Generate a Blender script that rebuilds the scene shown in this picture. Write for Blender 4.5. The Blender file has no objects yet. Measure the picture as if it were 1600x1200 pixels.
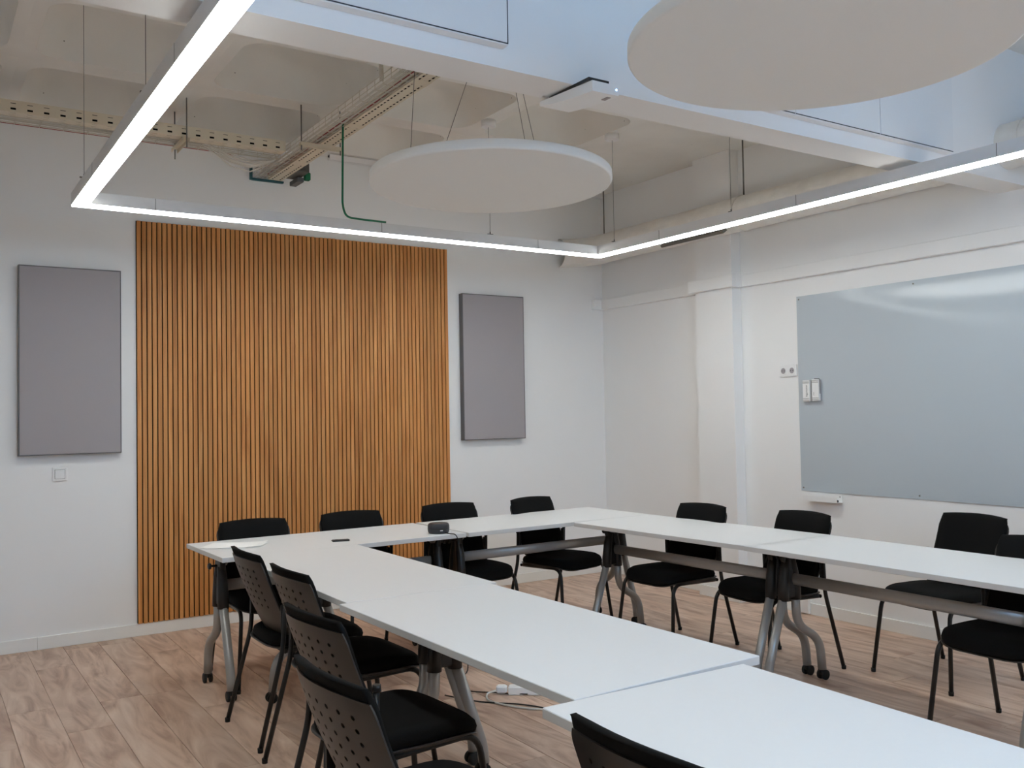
import bpy, math, random
from mathutils import Vector, Matrix
random.seed(7)
C = bpy.context.scene.collection
SC = bpy.context.scene

# ------------------------------------------------------------------ camera
def cam_axes(yaw, pitch, roll):
    cy, sy, cp, sp = math.cos(yaw), math.sin(yaw), math.cos(pitch), math.sin(pitch)
    f = Vector((sy*cp, cy*cp, sp)); r = Vector((cy, -sy, 0)); d = f.cross(r)
    c, s = math.cos(roll), math.sin(roll)
    return c*r + s*d, -s*r + c*d, f
r_, d_, f_ = cam_axes(0.5770542, 0.03121184, 0.01736103)
cam = bpy.data.cameras.new('camera'); cam.sensor_width = 36.0; cam.lens = 36.0*1439.25/1600
cam.clip_start = 0.02; cam.clip_end = 100
co = bpy.data.objects.new('camera', cam); C.objects.link(co)
u_, b_ = -d_, -f_
co.matrix_world = Matrix(((r_.x, u_.x, b_.x, 0), (r_.y, u_.y, b_.y, 0), (r_.z, u_.z, b_.z, 1.439), (0, 0, 0, 1)))
SC.camera = co

# ------------------------------------------------------------------ world, daylight, exposure
SKY_STRENGTH = 6.6
LED_STRENGTH = 21.3
SC.view_settings.view_transform = 'Standard'; SC.view_settings.look = 'None'
SC.view_settings.gamma = 1.0; SC.view_settings.use_curve_mapping = False
SC.view_settings.exposure = 0.0
SC.cycles.diffuse_bounces = 7; SC.cycles.glossy_bounces = 3; SC.cycles.max_bounces = 8
w = bpy.data.worlds.new('sky'); SC.world = w; w.use_nodes = True
w.node_tree.nodes['Background'].inputs[0].default_value = (0.20, 0.53, 1.0, 1)
w.node_tree.nodes['Background'].inputs[1].default_value = SKY_STRENGTH
WX0, WX1, WY0, WY1, CZ = -2.2, 5.254, -1.2, 6.542, 3.40      # room shell
WINDOWS = [(0.8, 3.4)]                          # openings in the wall behind the camera
WZ0, WZ1 = 1.9, 3.25
for a, b in WINDOWS:
    l = bpy.data.lights.new('daylight_portal', 'AREA'); l.shape = 'RECTANGLE'; l.size = b-a; l.size_y = WZ1-WZ0
    l.cycles.is_portal = True
    lo = bpy.data.objects.new('daylight_portal', l); C.objects.link(lo)
    lo.location = ((a+b)/2, WY0-0.12, (WZ0+WZ1)/2); lo.rotation_euler = (math.radians(90), 0, 0)

# ------------------------------------------------------------------ materials
def lin(c):
    return tuple(((v/255)/12.92 if v/255 <= .04045 else ((v/255+.055)/1.055)**2.4) for v in c)
def nmat(name):
    m = bpy.data.materials.new(name); m.use_nodes = True
    return m, m.node_tree.nodes, m.node_tree.links, m.node_tree.nodes['Principled BSDF']
def plain(name, rgb, rough=.5, metal=0.0, spec=.5, var=.06, scale=30, bump=0.0):
    """flat colour broken up by fine procedural noise"""
    m, N, L, B = nmat(name)
    c = lin(rgb)
    tc = N.new('ShaderNodeTexCoord'); nz = N.new('ShaderNodeTexNoise'); nz.inputs['Scale'].default_value = scale
    nz.inputs['Detail'].default_value = 3
    L.new(tc.outputs['Object'], nz.inputs['Vector'])
    mx = N.new('ShaderNodeMix'); mx.data_type = 'RGBA'
    mx.inputs[6].default_value = (*[v*(1-var) for v in c], 1); mx.inputs[7].default_value = (*[min(1, v*(1+var)) for v in c], 1)
    L.new(nz.outputs['Fac'], mx.inputs[0]); L.new(mx.outputs[2], B.inputs['Base Color'])
    B.inputs['Roughness'].default_value = rough; B.inputs['Metallic'].default_value = metal
    B.inputs['Specular IOR Level'].default_value = spec
    if bump:
        bp = N.new('ShaderNodeBump'); bp.inputs['Strength'].default_value = bump; bp.inputs['Distance'].default_value = .002
        n2 = N.new('ShaderNodeTexNoise'); n2.inputs['Scale'].default_value = scale*6
        L.new(tc.outputs['Object'], n2.inputs['Vector']); L.new(n2.outputs['Fac'], bp.inputs['Height']); L.new(bp.outputs['Normal'], B.inputs['Normal'])
    return m
def wood(name, cols, stretch, rough, random_amt, spec=.4, dist=1.2):
    """long grain, with a tone of its own for every board (object random)"""
    m, N, L, B = nmat(name)
    tc = N.new('ShaderNodeTexCoord'); oi = N.new('ShaderNodeObjectInfo')
    mp = N.new('ShaderNodeMapping'); mp.inputs['Scale'].default_value = stretch
    ad = N.new('ShaderNodeVectorMath'); ad.operation = 'MULTIPLY_ADD'
    L.new(tc.outputs['Object'], mp.inputs['Vector'])
    cb = N.new('ShaderNodeCombineXYZ'); ml = N.new('ShaderNodeMath'); ml.operation = 'MULTIPLY'; ml.inputs[1].default_value = 57.0
    L.new(oi.outputs['Random'], ml.inputs[0])
    for i in range(3): L.new(ml.outputs[0], cb.inputs[i])
    ad.inputs[1].default_value = (1, 1, 1); L.new(mp.outputs[0], ad.inputs[0]); L.new(cb.outputs[0], ad.inputs[2])
    n1 = N.new('ShaderNodeTexNoise'); n1.inputs['Scale'].default_value = 1.0; n1.inputs['Detail'].default_value = 6; n1.inputs['Distortion'].default_value = dist
    L.new(ad.outputs[0], n1.inputs['Vector'])
    cr = N.new('ShaderNodeValToRGB'); e = cr.color_ramp.elements
    e[0].position = .30; e[0].color = (*lin(cols[0]), 1); e[1].position = .72; e[1].color = (*lin(cols[2]), 1)
    x = e.new(.5); x.color = (*lin(cols[1]), 1)
    L.new(n1.outputs['Fac'], cr.inputs['Fac'])
    hs = N.new('ShaderNodeHueSaturation')
    mr = N.new('ShaderNodeMapRange'); mr.inputs['To Min'].default_value = 1-random_amt; mr.inputs['To Max'].default_value = 1+random_amt
    L.new(oi.outputs['Random'], mr.inputs['Value']); L.new(mr.outputs[0], hs.inputs['Value']); L.new(cr.outputs['Color'], hs.inputs['Color'])
    L.new(hs.outputs['Color'], B.inputs['Base Color'])
    B.inputs['Roughness'].default_value = rough; B.inputs['Specular IOR Level'].default_value = spec
    return m
def emis(name, rgb, strength):
    m, N, L, B = nmat(name)
    B.inputs['Base Color'].default_value = (.8, .8, .8, 1); B.inputs['Emission Color'].default_value = (*rgb, 1); B.inputs['Emission Strength'].default_value = strength
    return m
def concrete(name, rgb):
    m, N, L, B = nmat(name); c = lin(rgb)
    tc = N.new('ShaderNodeTexCoord')
    nz = N.new('ShaderNodeTexNoise'); nz.inputs['Scale'].default_value = 2.5; nz.inputs['Detail'].default_value = 5
    L.new(tc.outputs['Object'], nz.inputs['Vector'])
    cr = N.new('ShaderNodeValToRGB'); e = cr.color_ramp.elements
    e[0].position = .3; e[0].color = (*[v*.92 for v in c], 1); e[1].position = .7; e[1].color = (*c, 1)
    L.new(nz.outputs['Fac'], cr.inputs['Fac'])
    vo = N.new('ShaderNodeTexVoronoi'); vo.inputs['Scale'].default_value = 9.0; vo.feature = 'F1'     # small pin holes in the cast slab
    L.new(tc.outputs['Object'], vo.inputs['Vector'])
    lt = N.new('ShaderNodeMath'); lt.operation = 'LESS_THAN'; lt.inputs[1].default_value = .028
    L.new(vo.outputs['Distance'], lt.inputs[0])
    mx = N.new('ShaderNodeMix'); mx.data_type = 'RGBA'; mx.inputs[7].default_value = (.1, .09, .08, 1)
    L.new(lt.outputs[0], mx.inputs[0]); L.new(cr.outputs['Color'], mx.inputs[6]); L.new(mx.outputs[2], B.inputs['Base Color'])
    B.inputs['Roughness'].default_value = .85; B.inputs['Specular IOR Level'].default_value = .2
    return m

M = dict(
    wall=plain('wall_paint', (243, 243, 242), .75, spec=.25, var=.012, scale=3, bump=.08),
    ceil=concrete('painted_concrete', (240, 238, 232)),
    header=plain('header_paint', (240, 239, 237), .7, spec=.25, var=.012, scale=3),
    floor_base=plain('floor_underlay', (60, 48, 42), .9),
    plank=wood('floor_laminate', ((166, 134, 114), (202, 173, 152), (222, 198, 179)), (8, 1.5, 8), .42, .09, dist=2.2),
    slat=wood('oak_slat', ((184, 118, 60), (206, 142, 80), (218, 158, 96)), (30, 30, 1.2), .5, .10),
    felt=plain('black_felt', (14, 13, 13), .95, spec=.1, var=.2, scale=200),
    base=plain('baseboard_paint', (243, 243, 240), .45, var=.01),
    fabric=plain('grey_fabric', (170, 165, 167), .95, spec=.1, var=.04, scale=250, bump=.3),
    panel_frame=plain('grey_frame', (100, 99, 100), .5, var=.03),
    wfab=plain('white_fabric', (236, 236, 235), .95, spec=.1, var=.02, scale=250),
    wframe=plain('white_frame', (240, 238, 237), .5, var=.02),
    darkgap=plain('dark_gap', (62, 64, 70), .8),
    laminate=plain('white_laminate', (230, 231, 231), .40, var=.01, scale=60),
    edge=plain('table_edge_band', (214, 214, 212), .45, var=.01),
    grey_metal=plain('silver_paint', (164, 163, 160), .34, metal=.4, var=.03),
    black_plastic=plain('black_plastic', (24, 24, 25), .38, var=.15, scale=80),
    shell=plain('chair_shell_plastic', (48, 44, 41), .36, var=.08, scale=120),
    black_metal=plain('black_tube', (20, 20, 21), .32, var=.1),
    black_fabric=plain('black_fabric', (17, 17, 17), .92, spec=.15, var=.25, scale=300, bump=.25),
    rubber=plain('rubber', (16, 16, 16), .7, var=.2),
    led_house=plain('light_housing', (226, 226, 225), .5, var=.02),
    led=emis('led_diffuser', (.97, 1.0, .98), LED_STRENGTH),
    wire=plain('steel_wire', (96, 94, 92), .5, metal=.4),
    steel=plain('galvanised_steel', (120, 118, 112), .45, metal=.6, var=.08),
    tray=plain('cream_tray', (221, 211, 190), .5, var=.03),
    basket=plain('cream_wire', (214, 208, 194), .5, var=.04),
    cab_white=plain('white_cable', (220, 217, 208), .6, var=.04),
    cab_red=plain('red_cable', (150, 26, 36), .5, var=.1),
    cab_green=plain('green_cable', (20, 112, 76), .5, var=.1),
    cab_black=plain('black_cable', (18, 18, 18), .5),
    teal=plain('teal_sleeve', (40, 92, 100), .6, var=.1),
    foil=plain('foil_duct', (234, 230, 223), .40, metal=.12, var=.10, scale=14, bump=.9),
    disc=plain('acoustic_felt_white', (238, 237, 233), .95, spec=.1, var=.015, scale=200, bump=.15),
    white_plastic=plain('white_plastic', (240, 240, 239), .35, var=.015),
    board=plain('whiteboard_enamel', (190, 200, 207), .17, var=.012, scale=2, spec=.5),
    ink=plain('black_ink', (22, 22, 24), .6),
    puck=plain('charcoal_plastic', (44, 47, 52), .45, var=.06),
    paper=plain('paper', (252, 252, 250), .8, var=.01),
    glass=None, blue=emis('blue_led', (.25, .45, 1), 14),
)
g, N_, L_, B_ = nmat('window_glass'); B_.inputs['Transmission Weight'].default_value = 1; B_.inputs['Roughness'].default_value = 0; B_.inputs['IOR'].default_value = 1.02
M['glass'] = g

# ------------------------------------------------------------------ helpers
class MB:
    def __init__(s): s.v = []; s.f = []; s.sm = []
    def add(s, v, f, smooth=False):
        o = len(s.v); s.v += [tuple(p) for p in v]; s.f += [tuple(i+o for i in q) for q in f]; s.sm += [smooth]*len(f); return s
    def box(s, c, size, rz=0.0, ch=0.0, R=None):
        hx, hy, hz = [q/2 for q in size]
        if ch <= 0:
            v = [Vector((x*hx, y*hy, z*hz)) for z in (-1, 1) for y in (-1, 1) for x in (-1, 1)]
            f = [(0, 2, 3, 1), (4, 5, 7, 6), (0, 1, 5, 4), (2, 6, 7, 3), (0, 4, 6, 2), (1, 3, 7, 5)]
        else:                                       # chamfered top and bottom rims and corners
            ch = min(ch, hx*.9, hy*.9, hz*.9); v = []; f = []
            def ring(ix, z): return [Vector(p) for p in ((-hx+ix+ch*.7, -hy+ix, z), (hx-ix-ch*.7, -hy+ix, z), (hx-ix, -hy+ix+ch*.7, z), (hx-ix, hy-ix-ch*.7, z), (hx-ix-ch*.7, hy-ix, z), (-hx+ix+ch*.7, hy-ix, z), (-hx+ix, hy-ix-ch*.7, z), (-hx+ix, -hy+ix+ch*.7, z))]
            for ix, z in ((ch, -hz), (0, -hz+ch), (0, hz-ch), (ch, hz)): v += ring(ix, z)
            for k in range(3):
                for i in range(8): f.append((k*8+i, k*8+(i+1) % 8, k*8+8+(i+1) % 8, k*8+8+i))
            f.append(tuple(reversed(range(8)))); f.append(tuple(range(24, 32)))
        rot = R if R is not None else Matrix.Rotation(rz, 3, 'Z')
        return s.add([rot @ p + Vector(c) for p in v], f)
    def b2(s, x0, x1, y0, y1, z0, z1, ch=0.0):
        return s.box(((x0+x1)/2, (y0+y1)/2, (z0+z1)/2), (x1-x0, y1-y0, z1-z0), ch=ch)
    def tube(s, path, r, n=8, caps=True, squash=None):
        P = [Vector(p) for p in path]; rr = r if isinstance(r, (list, tuple)) else [r]*len(P)
        T = []
        for i in range(len(P)):
            a = P[max(i-1, 0)]; b = P[min(i+1, len(P)-1)]; T.append((b-a).normalized())
        up = Vector((0, 0, 1)) if abs(T[0].z) < .9 else Vector((0, 1, 0))
        nrm = (up - T[0]*up.dot(T[0])).normalized(); v = []
        for i, p in enumerate(P):
            if i:
                nrm = nrm - T[i]*nrm.dot(T[i])
                nrm.normalize()
            bi = T[i].cross(nrm)
            sa, sb = squash or (1, 1)
            for k in range(n):
                a = 2*math.pi*k/n; v.append(p + (nrm*math.cos(a)*sa + bi*math.sin(a)*sb)*rr[i])
        f = []
        for i in range(len(P)-1):
            for k in range(n): f.append((i*n+k, i*n+(k+1) % n, (i+1)*n+(k+1) % n, (i+1)*n+k))
        s.add(v, f, True)
        if caps:
            o = len(s.v)-len(v)
            s.f += [tuple(o+k for k in reversed(range(n))), tuple(o+(len(P)-1)*n+k for k in range(n))]; s.sm += [False]*2
        return s
    def lathe(s, prof, n=24, c=(0, 0, 0), R=None, smooth=True):
        v = []; f = []; c = Vector(c); R = R or Matrix.Identity(3)
        for rr, z in prof:
            for k in range(n):
                a = 2*math.pi*k/n; v.append(R @ Vector((rr*math.cos(a), rr*math.sin(a), z)) + c)
        for i in range(len(prof)-1):
            for k in range(n): f.append((i*n+k, i*n+(k+1) % n, (i+1)*n+(k+1) % n, (i+1)*n+k))
        s.add(v, f, smooth); o = len(s.v)-len(v)
        s.f += [tuple(o+k for k in reversed(range(n))), tuple(o+(len(prof)-1)*n+k for k in range(n))]; s.sm += [False]*2
        return s
    def mesh(s, name, mat, org=(0, 0, 0)):
        o = Vector(org); me = bpy.data.meshes.new(name)
        me.from_pydata([tuple(Vector(p)-o) for p in s.v], [], s.f); me.polygons.foreach_set('use_smooth', s.sm)
        for mm in (mat if isinstance(mat, (list, tuple)) else [mat]): me.materials.append(mm)
        me.update(); return me
    def build(s, name, mat, parent=None, org=None, loc=None):
        """org: world point taken as the mesh origin (an unparented object is put there)"""
        if parent is None and org is None and loc is None:
            xs, ys, zs = zip(*s.v); org = ((min(xs)+max(xs))/2, (min(ys)+max(ys))/2, min(zs))
        o = bpy.data.objects.new(name, s.mesh(name, mat, org or (0, 0, 0))); C.objects.link(o)
        if parent is not None: o.parent = parent
        elif org is not None: o.location = org
        if loc is not None: o.location = loc
        return o
def tag(o, label, cat, group=None, kind=None):
    o['label'] = label; o['category'] = cat
    if group: o['group'] = group
    if kind: o['kind'] = kind
    return o
def thing(name, label, cat, loc=(0, 0, 0), rz=0.0, group=None):
    o = bpy.data.objects.new(name, None); C.objects.link(o); o.empty_display_size = .1
    o.location = loc; o.rotation_euler = (0, 0, rz); return tag(o, label, cat, group)
def struct(o): o['kind'] = 'structure'; return o
def dup(root, loc, rz, label):
    def cp(o, par):
        c = o.copy(); C.objects.link(c); c.parent = par
        for ch in list(o.children): cp(ch, c)
        return c
    r = cp(root, None); r.location = loc; r.rotation_euler = (0, 0, rz); r['label'] = label
    return r
def arc(p0, pc, p1, n=6):
    """quadratic bend from p0 to p1 with the corner at pc"""
    p0, pc, p1 = Vector(p0), Vector(pc), Vector(p1)
    return [p0*(1-t)**2 + pc*2*t*(1-t) + p1*t*t for t in [i/n for i in range(n+1)]]
def rounded(pts, rad, n=5):
    P = [Vector(p) for p in pts]; out = [P[0]]
    for i in range(1, len(P)-1):
        a = (P[i-1]-P[i]); b = (P[i+1]-P[i]); r = min(rad, a.length*.48, b.length*.48)
        out += arc(P[i]+a.normalized()*r, P[i], P[i]+b.normalized()*r, n)
    return out + [P[-1]]

# ------------------------------------------------------------------ room shell
def solid_wall(name, x0, x1, y0, y1, z0, z1, mat='wall'):
    return struct(MB().b2(x0, x1, y0, y1, z0, z1).build(name, M[mat]))
solid_wall('wall_back', WX0-.2, WX1+.2, WY1, WY1+.2, -.02, CZ+.3)
solid_wall('wall_right', WX1, WX1+.2, WY0, WY1, -.02, CZ+.3)
solid_wall('wall_left', WX0-.2, WX0, WY0, WY1, -.02, CZ+.3)
wf = MB(); edges = [WX0-.2] + [q for ab in WINDOWS for q in ab] + [WX1+.2]
for i in range(0, len(edges), 2): wf.b2(edges[i], edges[i+1], WY0-.2, WY0, -.02, CZ+.3)
for a, b in WINDOWS: wf.b2(a, b, WY0-.2, WY0, -.02, WZ0); wf.b2(a, b, WY0-.2, WY0, WZ1, CZ+.3)
struct(wf.build('wall_front', M['wall']))
for i, (a, b) in enumerate(WINDOWS):
    fr = MB(); t = .06
    fr.b2(a, a+t, WY0-.13, WY0-.06, WZ0, WZ1); fr.b2(b-t, b, WY0-.13, WY0-.06, WZ0, WZ1)
    fr.b2(a+t, b-t, WY0-.13, WY0-.06, WZ0, WZ0+t); fr.b2(a+t, b-t, WY0-.13, WY0-.06, WZ1-t, WZ1); fr.b2((a+b)/2-t/2, (a+b)/2+t/2, WY0-.13, WY0-.06, WZ0+t, WZ1-t)
    wo = struct(fr.build('window_%d' % (i+1), M['wframe']))
    for p0, p1 in ((a+t, (a+b)/2-t/2), ((a+b)/2+t/2, b-t)):
        MB().b2(p0, p1, WY0-.1, WY0-.09, WZ0+t, WZ1-t).build('pane', M['glass'], wo, org=wo.location)

# pier on the right wall, deep header (downstand) across the room
struct(MB().b2(5.155, WX1, 4.87, 5.258, 0, CZ, ch=.004).build('wall_pier', M['wall']))
HB0, HB1, HZ = 2.705, 2.885, 2.655
struct(MB().b2(WX0, WX1, HB0, HB1, HZ, CZ).build('wall_header', M['header']))

# floor with separate laminate planks running away from the camera
floor = struct(MB().b2(WX0-.2, WX1+.2, WY0-.2, WY1+.2, -.10, -.008).build('floor', M['floor_base']))
PW, PL, GAP = .2045, 1.285, .0016
fx0, fx1, fy0 = .599-PW*9, WX1, WY0
pm_cache = {}
col = 0; x = fx0
while x < fx1-.01:
    x1 = min(x+PW, fx1); y = fy0 - random.random()*PL*.9
    while y < WY1-.01:
        ya, yb = max(y, fy0), min(y+PL, WY1)
        if yb-ya > .02:
            key = (round(x1-x, 3), round(yb-ya, 3))
            if key not in pm_cache:
                pm_cache[key] = MB().box((0, 0, -.004), (key[0]-GAP, key[1]-GAP, .008), ch=.0012).mesh('plank', M['plank'])
            o = bpy.data.objects.new('plank', pm_cache[key]); C.objects.link(o); o.parent = floor
            o.location = Vector(((x+x1)/2, (ya+yb)/2, 0)) - floor.location
        y += PL
    x += PW; col += 1

# ceiling: cast waffle slab, one rounded coffer in every cell
ceil = struct(MB().b2(WX0-.2, WX1+.2, WY0-.2, WY1+.2, CZ+.30, CZ+.36).build('ceiling', M['ceil']))
def rrect(hx, hy, r, n=6):
    out = []
    for cx, cy, a0 in ((hx-r, hy-r, 0), (-hx+r, hy-r, 90), (-hx+r, -hy+r, 180), (hx-r, -hy+r, 270)):
        for k in range(n+1):
            a = math.radians(a0+90*k/n); out.append((cx+r*math.cos(a), cy+r*math.sin(a)))
    return out
def coffer_mesh(cw, cd):
    m = MB(); hx, hy = .40, .39; ring = rrect(hx, hy, .13); n = len(ring)
    outer = []
    for px, py in ring:
        s = min(cw/2/max(abs(px), 1e-6), cd/2/max(abs(py), 1e-6)); outer.append((px*s, py*s))
    # snap the ring points nearest the cell corners onto them
    for sx in (-1, 1):
        for sy in (-1, 1):
            k = min(range(n), key=lambda i: (outer[i][0]-sx*cw/2)**2+(outer[i][1]-sy*cd/2)**2); outer[k] = (sx*cw/2, sy*cd/2)
    v = [(px, py, 0) for px, py in outer] + [(px, py, 0) for px, py in ring]
    m.add(v, [(i, n+i, n+(i+1) % n, (i+1) % n) for i in range(n)])
    prof = [(0, 0), (.006, .02), (.022, .09), (.045, .17), (.085, .235), (.15, .262), (.24, .27)]
    v = []; f = []
    for ins, dz in prof: v += [(px, py, dz) for px, py in rrect(hx-ins, hy-ins, max(.13-ins*.2, .05))]
    for j in range(len(prof)-1):
        for i in range(n): f.append((j*n+i, (j+1)*n+i, (j+1)*n+(i+1) % n, j*n+(i+1) % n))
    f.append(tuple(reversed([(len(prof)-1)*n+i for i in range(n)])))
    m.add(v, f, True); return m.mesh('coffer', M['ceil'])
CP, CD = .925, .94
cm = coffer_mesh(CP, CD)
rows = [6.02, 5.08, 4.14, 1.90, .96, .02]
cols_ = [.01+CP*k for k in range(-2, 5)]
for cy in rows:
    for cx in cols_:
        o = bpy.data.objects.new('coffer', cm); C.objects.link(o); o.parent = ceil; o.location = Vector((cx, cy, CZ)) - ceil.location
lx, rx = cols_[0]-CP/2, cols_[-1]+CP/2
fl = MB()
fl.b2(rx, WX1+.1, WY0-.1, WY1+.1, CZ, CZ+.28); fl.b2(WX0-.1, lx, WY0-.1, WY1+.1, CZ, CZ+.28)
fl.b2(lx, rx, 6.02+CD/2, WY1+.1, CZ, CZ+.28); fl.b2(lx, rx, 1.90+CD/2, 4.14-CD/2, CZ, CZ+.28); fl.b2(lx, rx, WY0-.1, .02-CD/2, CZ, CZ+.28)
fl.build('slab_band', M['ceil'], ceil, org=ceil.location)

# baseboards (the pier has its own return)
bb = MB(); BH, BT = .080, .014
bb.b2(WX0, .6585, WY1-BT, WY1, 0, BH, ch=.002); bb.b2(.660, WX1, WY1-BT, WY1, 0, BH, ch=.002); struct(bb.build('baseboard_back', M['base']))
bb = MB()
bb.b2(WX1-BT, WX1, WY0, 4.87, 0, BH, ch=.002); bb.b2(WX1-BT, WX1, 5.258, WY1-BT, 0, BH, ch=.002)
bb.b2(5.155-BT, 5.155, 4.856, 5.272, 0, BH, ch=.002); bb.b2(5.155, WX1, 4.856, 4.87, 0, BH); bb.b2(5.155, WX1, 5.258, 5.272, 0, BH)
struct(bb.build('baseboard_right', M['base']))
# raceway ledge along the right wall, stepping round the pier
tr = MB(); z0, z1, t = 2.353, 2.443, .040
tr.b2(WX1-t, WX1, WY0, 4.83, z0, z1, ch=.003); tr.b2(5.155-t, 5.155, 4.83, 5.30, z0, z1, ch=.003); tr.b2(5.155, WX1, 4.83, 4.87, z0, z1)
tr.b2(WX1-t, WX1, 5.258, WY1, z0, z1, ch=.003); tr.b2(5.13, WX1-t, WY1-t, WY1, z0, z1, ch=.003)
struct(tr.build('trim_1', M['wall']))

# ------------------------------------------------------------------ slatted wood panel
SX0, SX1, SZ0, SZ1 = 1.255, 3.640, .0825, 2.775
slp = thing('slat_panel', 'tall oak slat wall panel with narrow black gaps behind the tables', 'wall panel', ((SX0+SX1)/2, WY1, SZ0))
og = slp.location
MB().b2(SX0, SX1, WY1-.009, WY1-.001, SZ0, SZ1).build('felt_backing', M['felt'], slp, org=og)
NS = 72; pit = (SX1-SX0)/NS
sm = MB().box((0, 0, (SZ1-SZ0)/2), (pit-.0074, .012, SZ1-SZ0), ch=.0008).mesh('slat', M['slat'])
for i in range(NS):
    o = bpy.data.objects.new('slat', sm); C.objects.link(o); o.parent = slp
    o.location = (SX0+pit*(i+.5)-og.x, -.015, random.uniform(-.002, .001))

# ------------------------------------------------------------------ grey acoustic panels
def acoustic(x0, x1, z0, z1, label):
    t = thing('acoustic_panel', label, 'acoustic panel', ((x0+x1)/2, WY1, z0), group='grey wall acoustic panels'); o = t.location; d = .055
    fr = MB(); k = .006
    fr.b2(x0, x0+k, WY1-d, WY1-.001, z0, z1); fr.b2(x1-k, x1, WY1-d, WY1-.001, z0, z1)
    fr.b2(x0+k, x1-k, WY1-d, WY1-.001, z0, z0+k); fr.b2(x0+k, x1-k, WY1-d, WY1-.001, z1-k, z1)
    fr.build('frame', M['panel_frame'], t, org=o)
    MB().b2(x0+k, x1-k, WY1-d-.001, WY1-.003, z0+k, z1-k, ch=.002).build('fabric_face', M['fabric'], t, org=o)
acoustic(.552, 1.152, 1.221, 2.421, 'grey fabric acoustic panel above the light switch')
acoustic(3.752, 4.352, 1.221, 2.421, 'grey fabric acoustic panel between the slat panel and the corner')
# white panels on the face of the header
def wpanel(x0, x1, label, edge=False):
    z0, z1, d = 2.722, 3.33, .045
    t = thing('acoustic_panel', label, 'acoustic panel', ((x0+x1)/2, HB0, z0), group='white header acoustic panels'); o = t.location
    MB().b2(x0+.001, x1-.001, HB0-d+.003, HB0-.001, z0, z1, ch=.002).build('frame', M['wframe'], t, org=o)
    sg = MB().b2(x0+.003, x1-.003, HB0-d+.001, HB0-d+.0035, z0+.005, z0+.0085)
    if edge: sg.b2(x1-.007, x1-.003, HB0-d+.001, HB0-d+.0035, z0+.0085, z1-.005)
    sg.build('shadow_gap', M['darkgap'], t, org=o)
    MB().b2(x0+.002, x1-(.008 if edge else .002), HB0-d, HB0-d+.003, z0+.0085, z1-.004).build('fabric_face', M['wfab'], t, org=o)
wpanel(.54, 1.745, 'white acoustic panel on the header at the upper left', True)
wpanel(2.64, 3.24, 'white acoustic panel on the header mostly behind the nearer ceiling disc')
wpanel(3.24, 3.84, 'white acoustic panel on the header, middle of the right hand three')
wpanel(3.84, 4.44, 'white acoustic panel on the header above the right light run')

# ------------------------------------------------------------------ linear light
LH, LW, LT = 2.564, .076, .068           # underside height, width, height of profile
LX0, LX1, LY0, LY1 = .694, 4.222, -.75, 5.275      # outer rectangle
lt = thing('linear_light', 'white suspended linear light forming a rectangle with glowing underside', 'light', ((LX0+LX1)/2, (LY0+LY1)/2, LH)); lo = lt.location
def run(p0, p1, inner):
    """one mitred run; p0,p1 outer corner points, inner the matching inner points"""
    def prism(z0, z1, e):
        a, b = Vector(p0), Vector(p1); c, d = Vector(inner[1]), Vector(inner[0])
        q = [a, b, c, d]; cen = sum(q, Vector((0, 0)))/4
        if e:
            na = (a-d).normalized()*0; q = [a.lerp(d, e), b.lerp(c, e), c.lerp(b, e), d.lerp(a, e)]
        v = [(p.x, p.y, z0) for p in q]+[(p.x, p.y, z1) for p in q]
        f = [(0, 3, 2, 1), (4, 5, 6, 7), (0, 1, 5, 4), (1, 2, 6, 5), (2, 3, 7, 6), (3, 0, 4, 7)]
        area = sum(q[i].x*q[(i+1) % 4].y-q[(i+1) % 4].x*q[i].y for i in range(4))
        if area < 0: f = [tuple(reversed(k)) for k in f]
        return MB().add(v, f)
    prism(LH+.004, LH+LT, 0).build('housing', M['led_house'], lt, org=lo)
    prism(LH-.004, LH+.0045, .03).build('diffuser', M['led'], lt, org=lo)
o4 = [(LX0, LY0), (LX0, LY1), (LX1, LY1), (LX1, LY0)]
i4 = [(LX0+LW, LY0+LW), (LX0+LW, LY1-LW), (LX1-LW, LY1-LW), (LX1-LW, LY0+LW)]
for k in range(4): run(o4[k], o4[(k+1) % 4], (i4[k], i4[(k+1) % 4]))
# module joints: fine sleeves on the side faces
for x, y, ax in ((LX0+LW/2, 4.6, 'x'), (LX0+LW/2, 3.0, 'x'), (1.10, LY1-LW/2, 'y'), (2.44, LY1-LW/2, 'y'), (3.62, LY1-LW/2, 'y'), (LX1-LW/2, 4.55, 'x'), (LX1-LW/2, 3.42, 'x'), (LX1-LW/2, 2.28, 'x')):
    s = (LW+.0012, .003, LT-.006) if ax == 'x' else (.003, LW+.0012, LT-.006)
    MB().box((x, y, LH+LT/2+.003), s).build('joint', M['steel'], lt, org=lo)
WT = LH+LT
for x, y, zt in ((.705, 4.914, CZ+.26), (.712, 3.515, CZ), (3.232, 5.20, CZ-.03), (4.15, 5.02, CZ-.03), (4.16, 3.92, CZ), (LX0+.04, 1.2, CZ), (LX1-.04, 1.2, CZ)):
    MB().tube([(x, y, WT-.002), (x, y, zt)], .0013, 6).build('suspension_wire', M['wire'], lt, org=lo)
    MB().tube([(x, y, WT), (x, y, WT+.018)], .004, 8).build('wire_grip', M['steel'], lt, org=lo)
    MB().b2(x-.02, x+.02, y-.006, y+.006, WT, WT+.004).build('clip', M['steel'], lt, org=lo)
for x, y in ((3.232, 5.20), (4.15, 5.02)):
    MB().lathe([(.045, CZ-.045), (.05, CZ-.042), (.05, CZ-.001)], 28, (x, y, 0)).build('canopy', M['white_plastic'], lt, org=lo)

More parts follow.
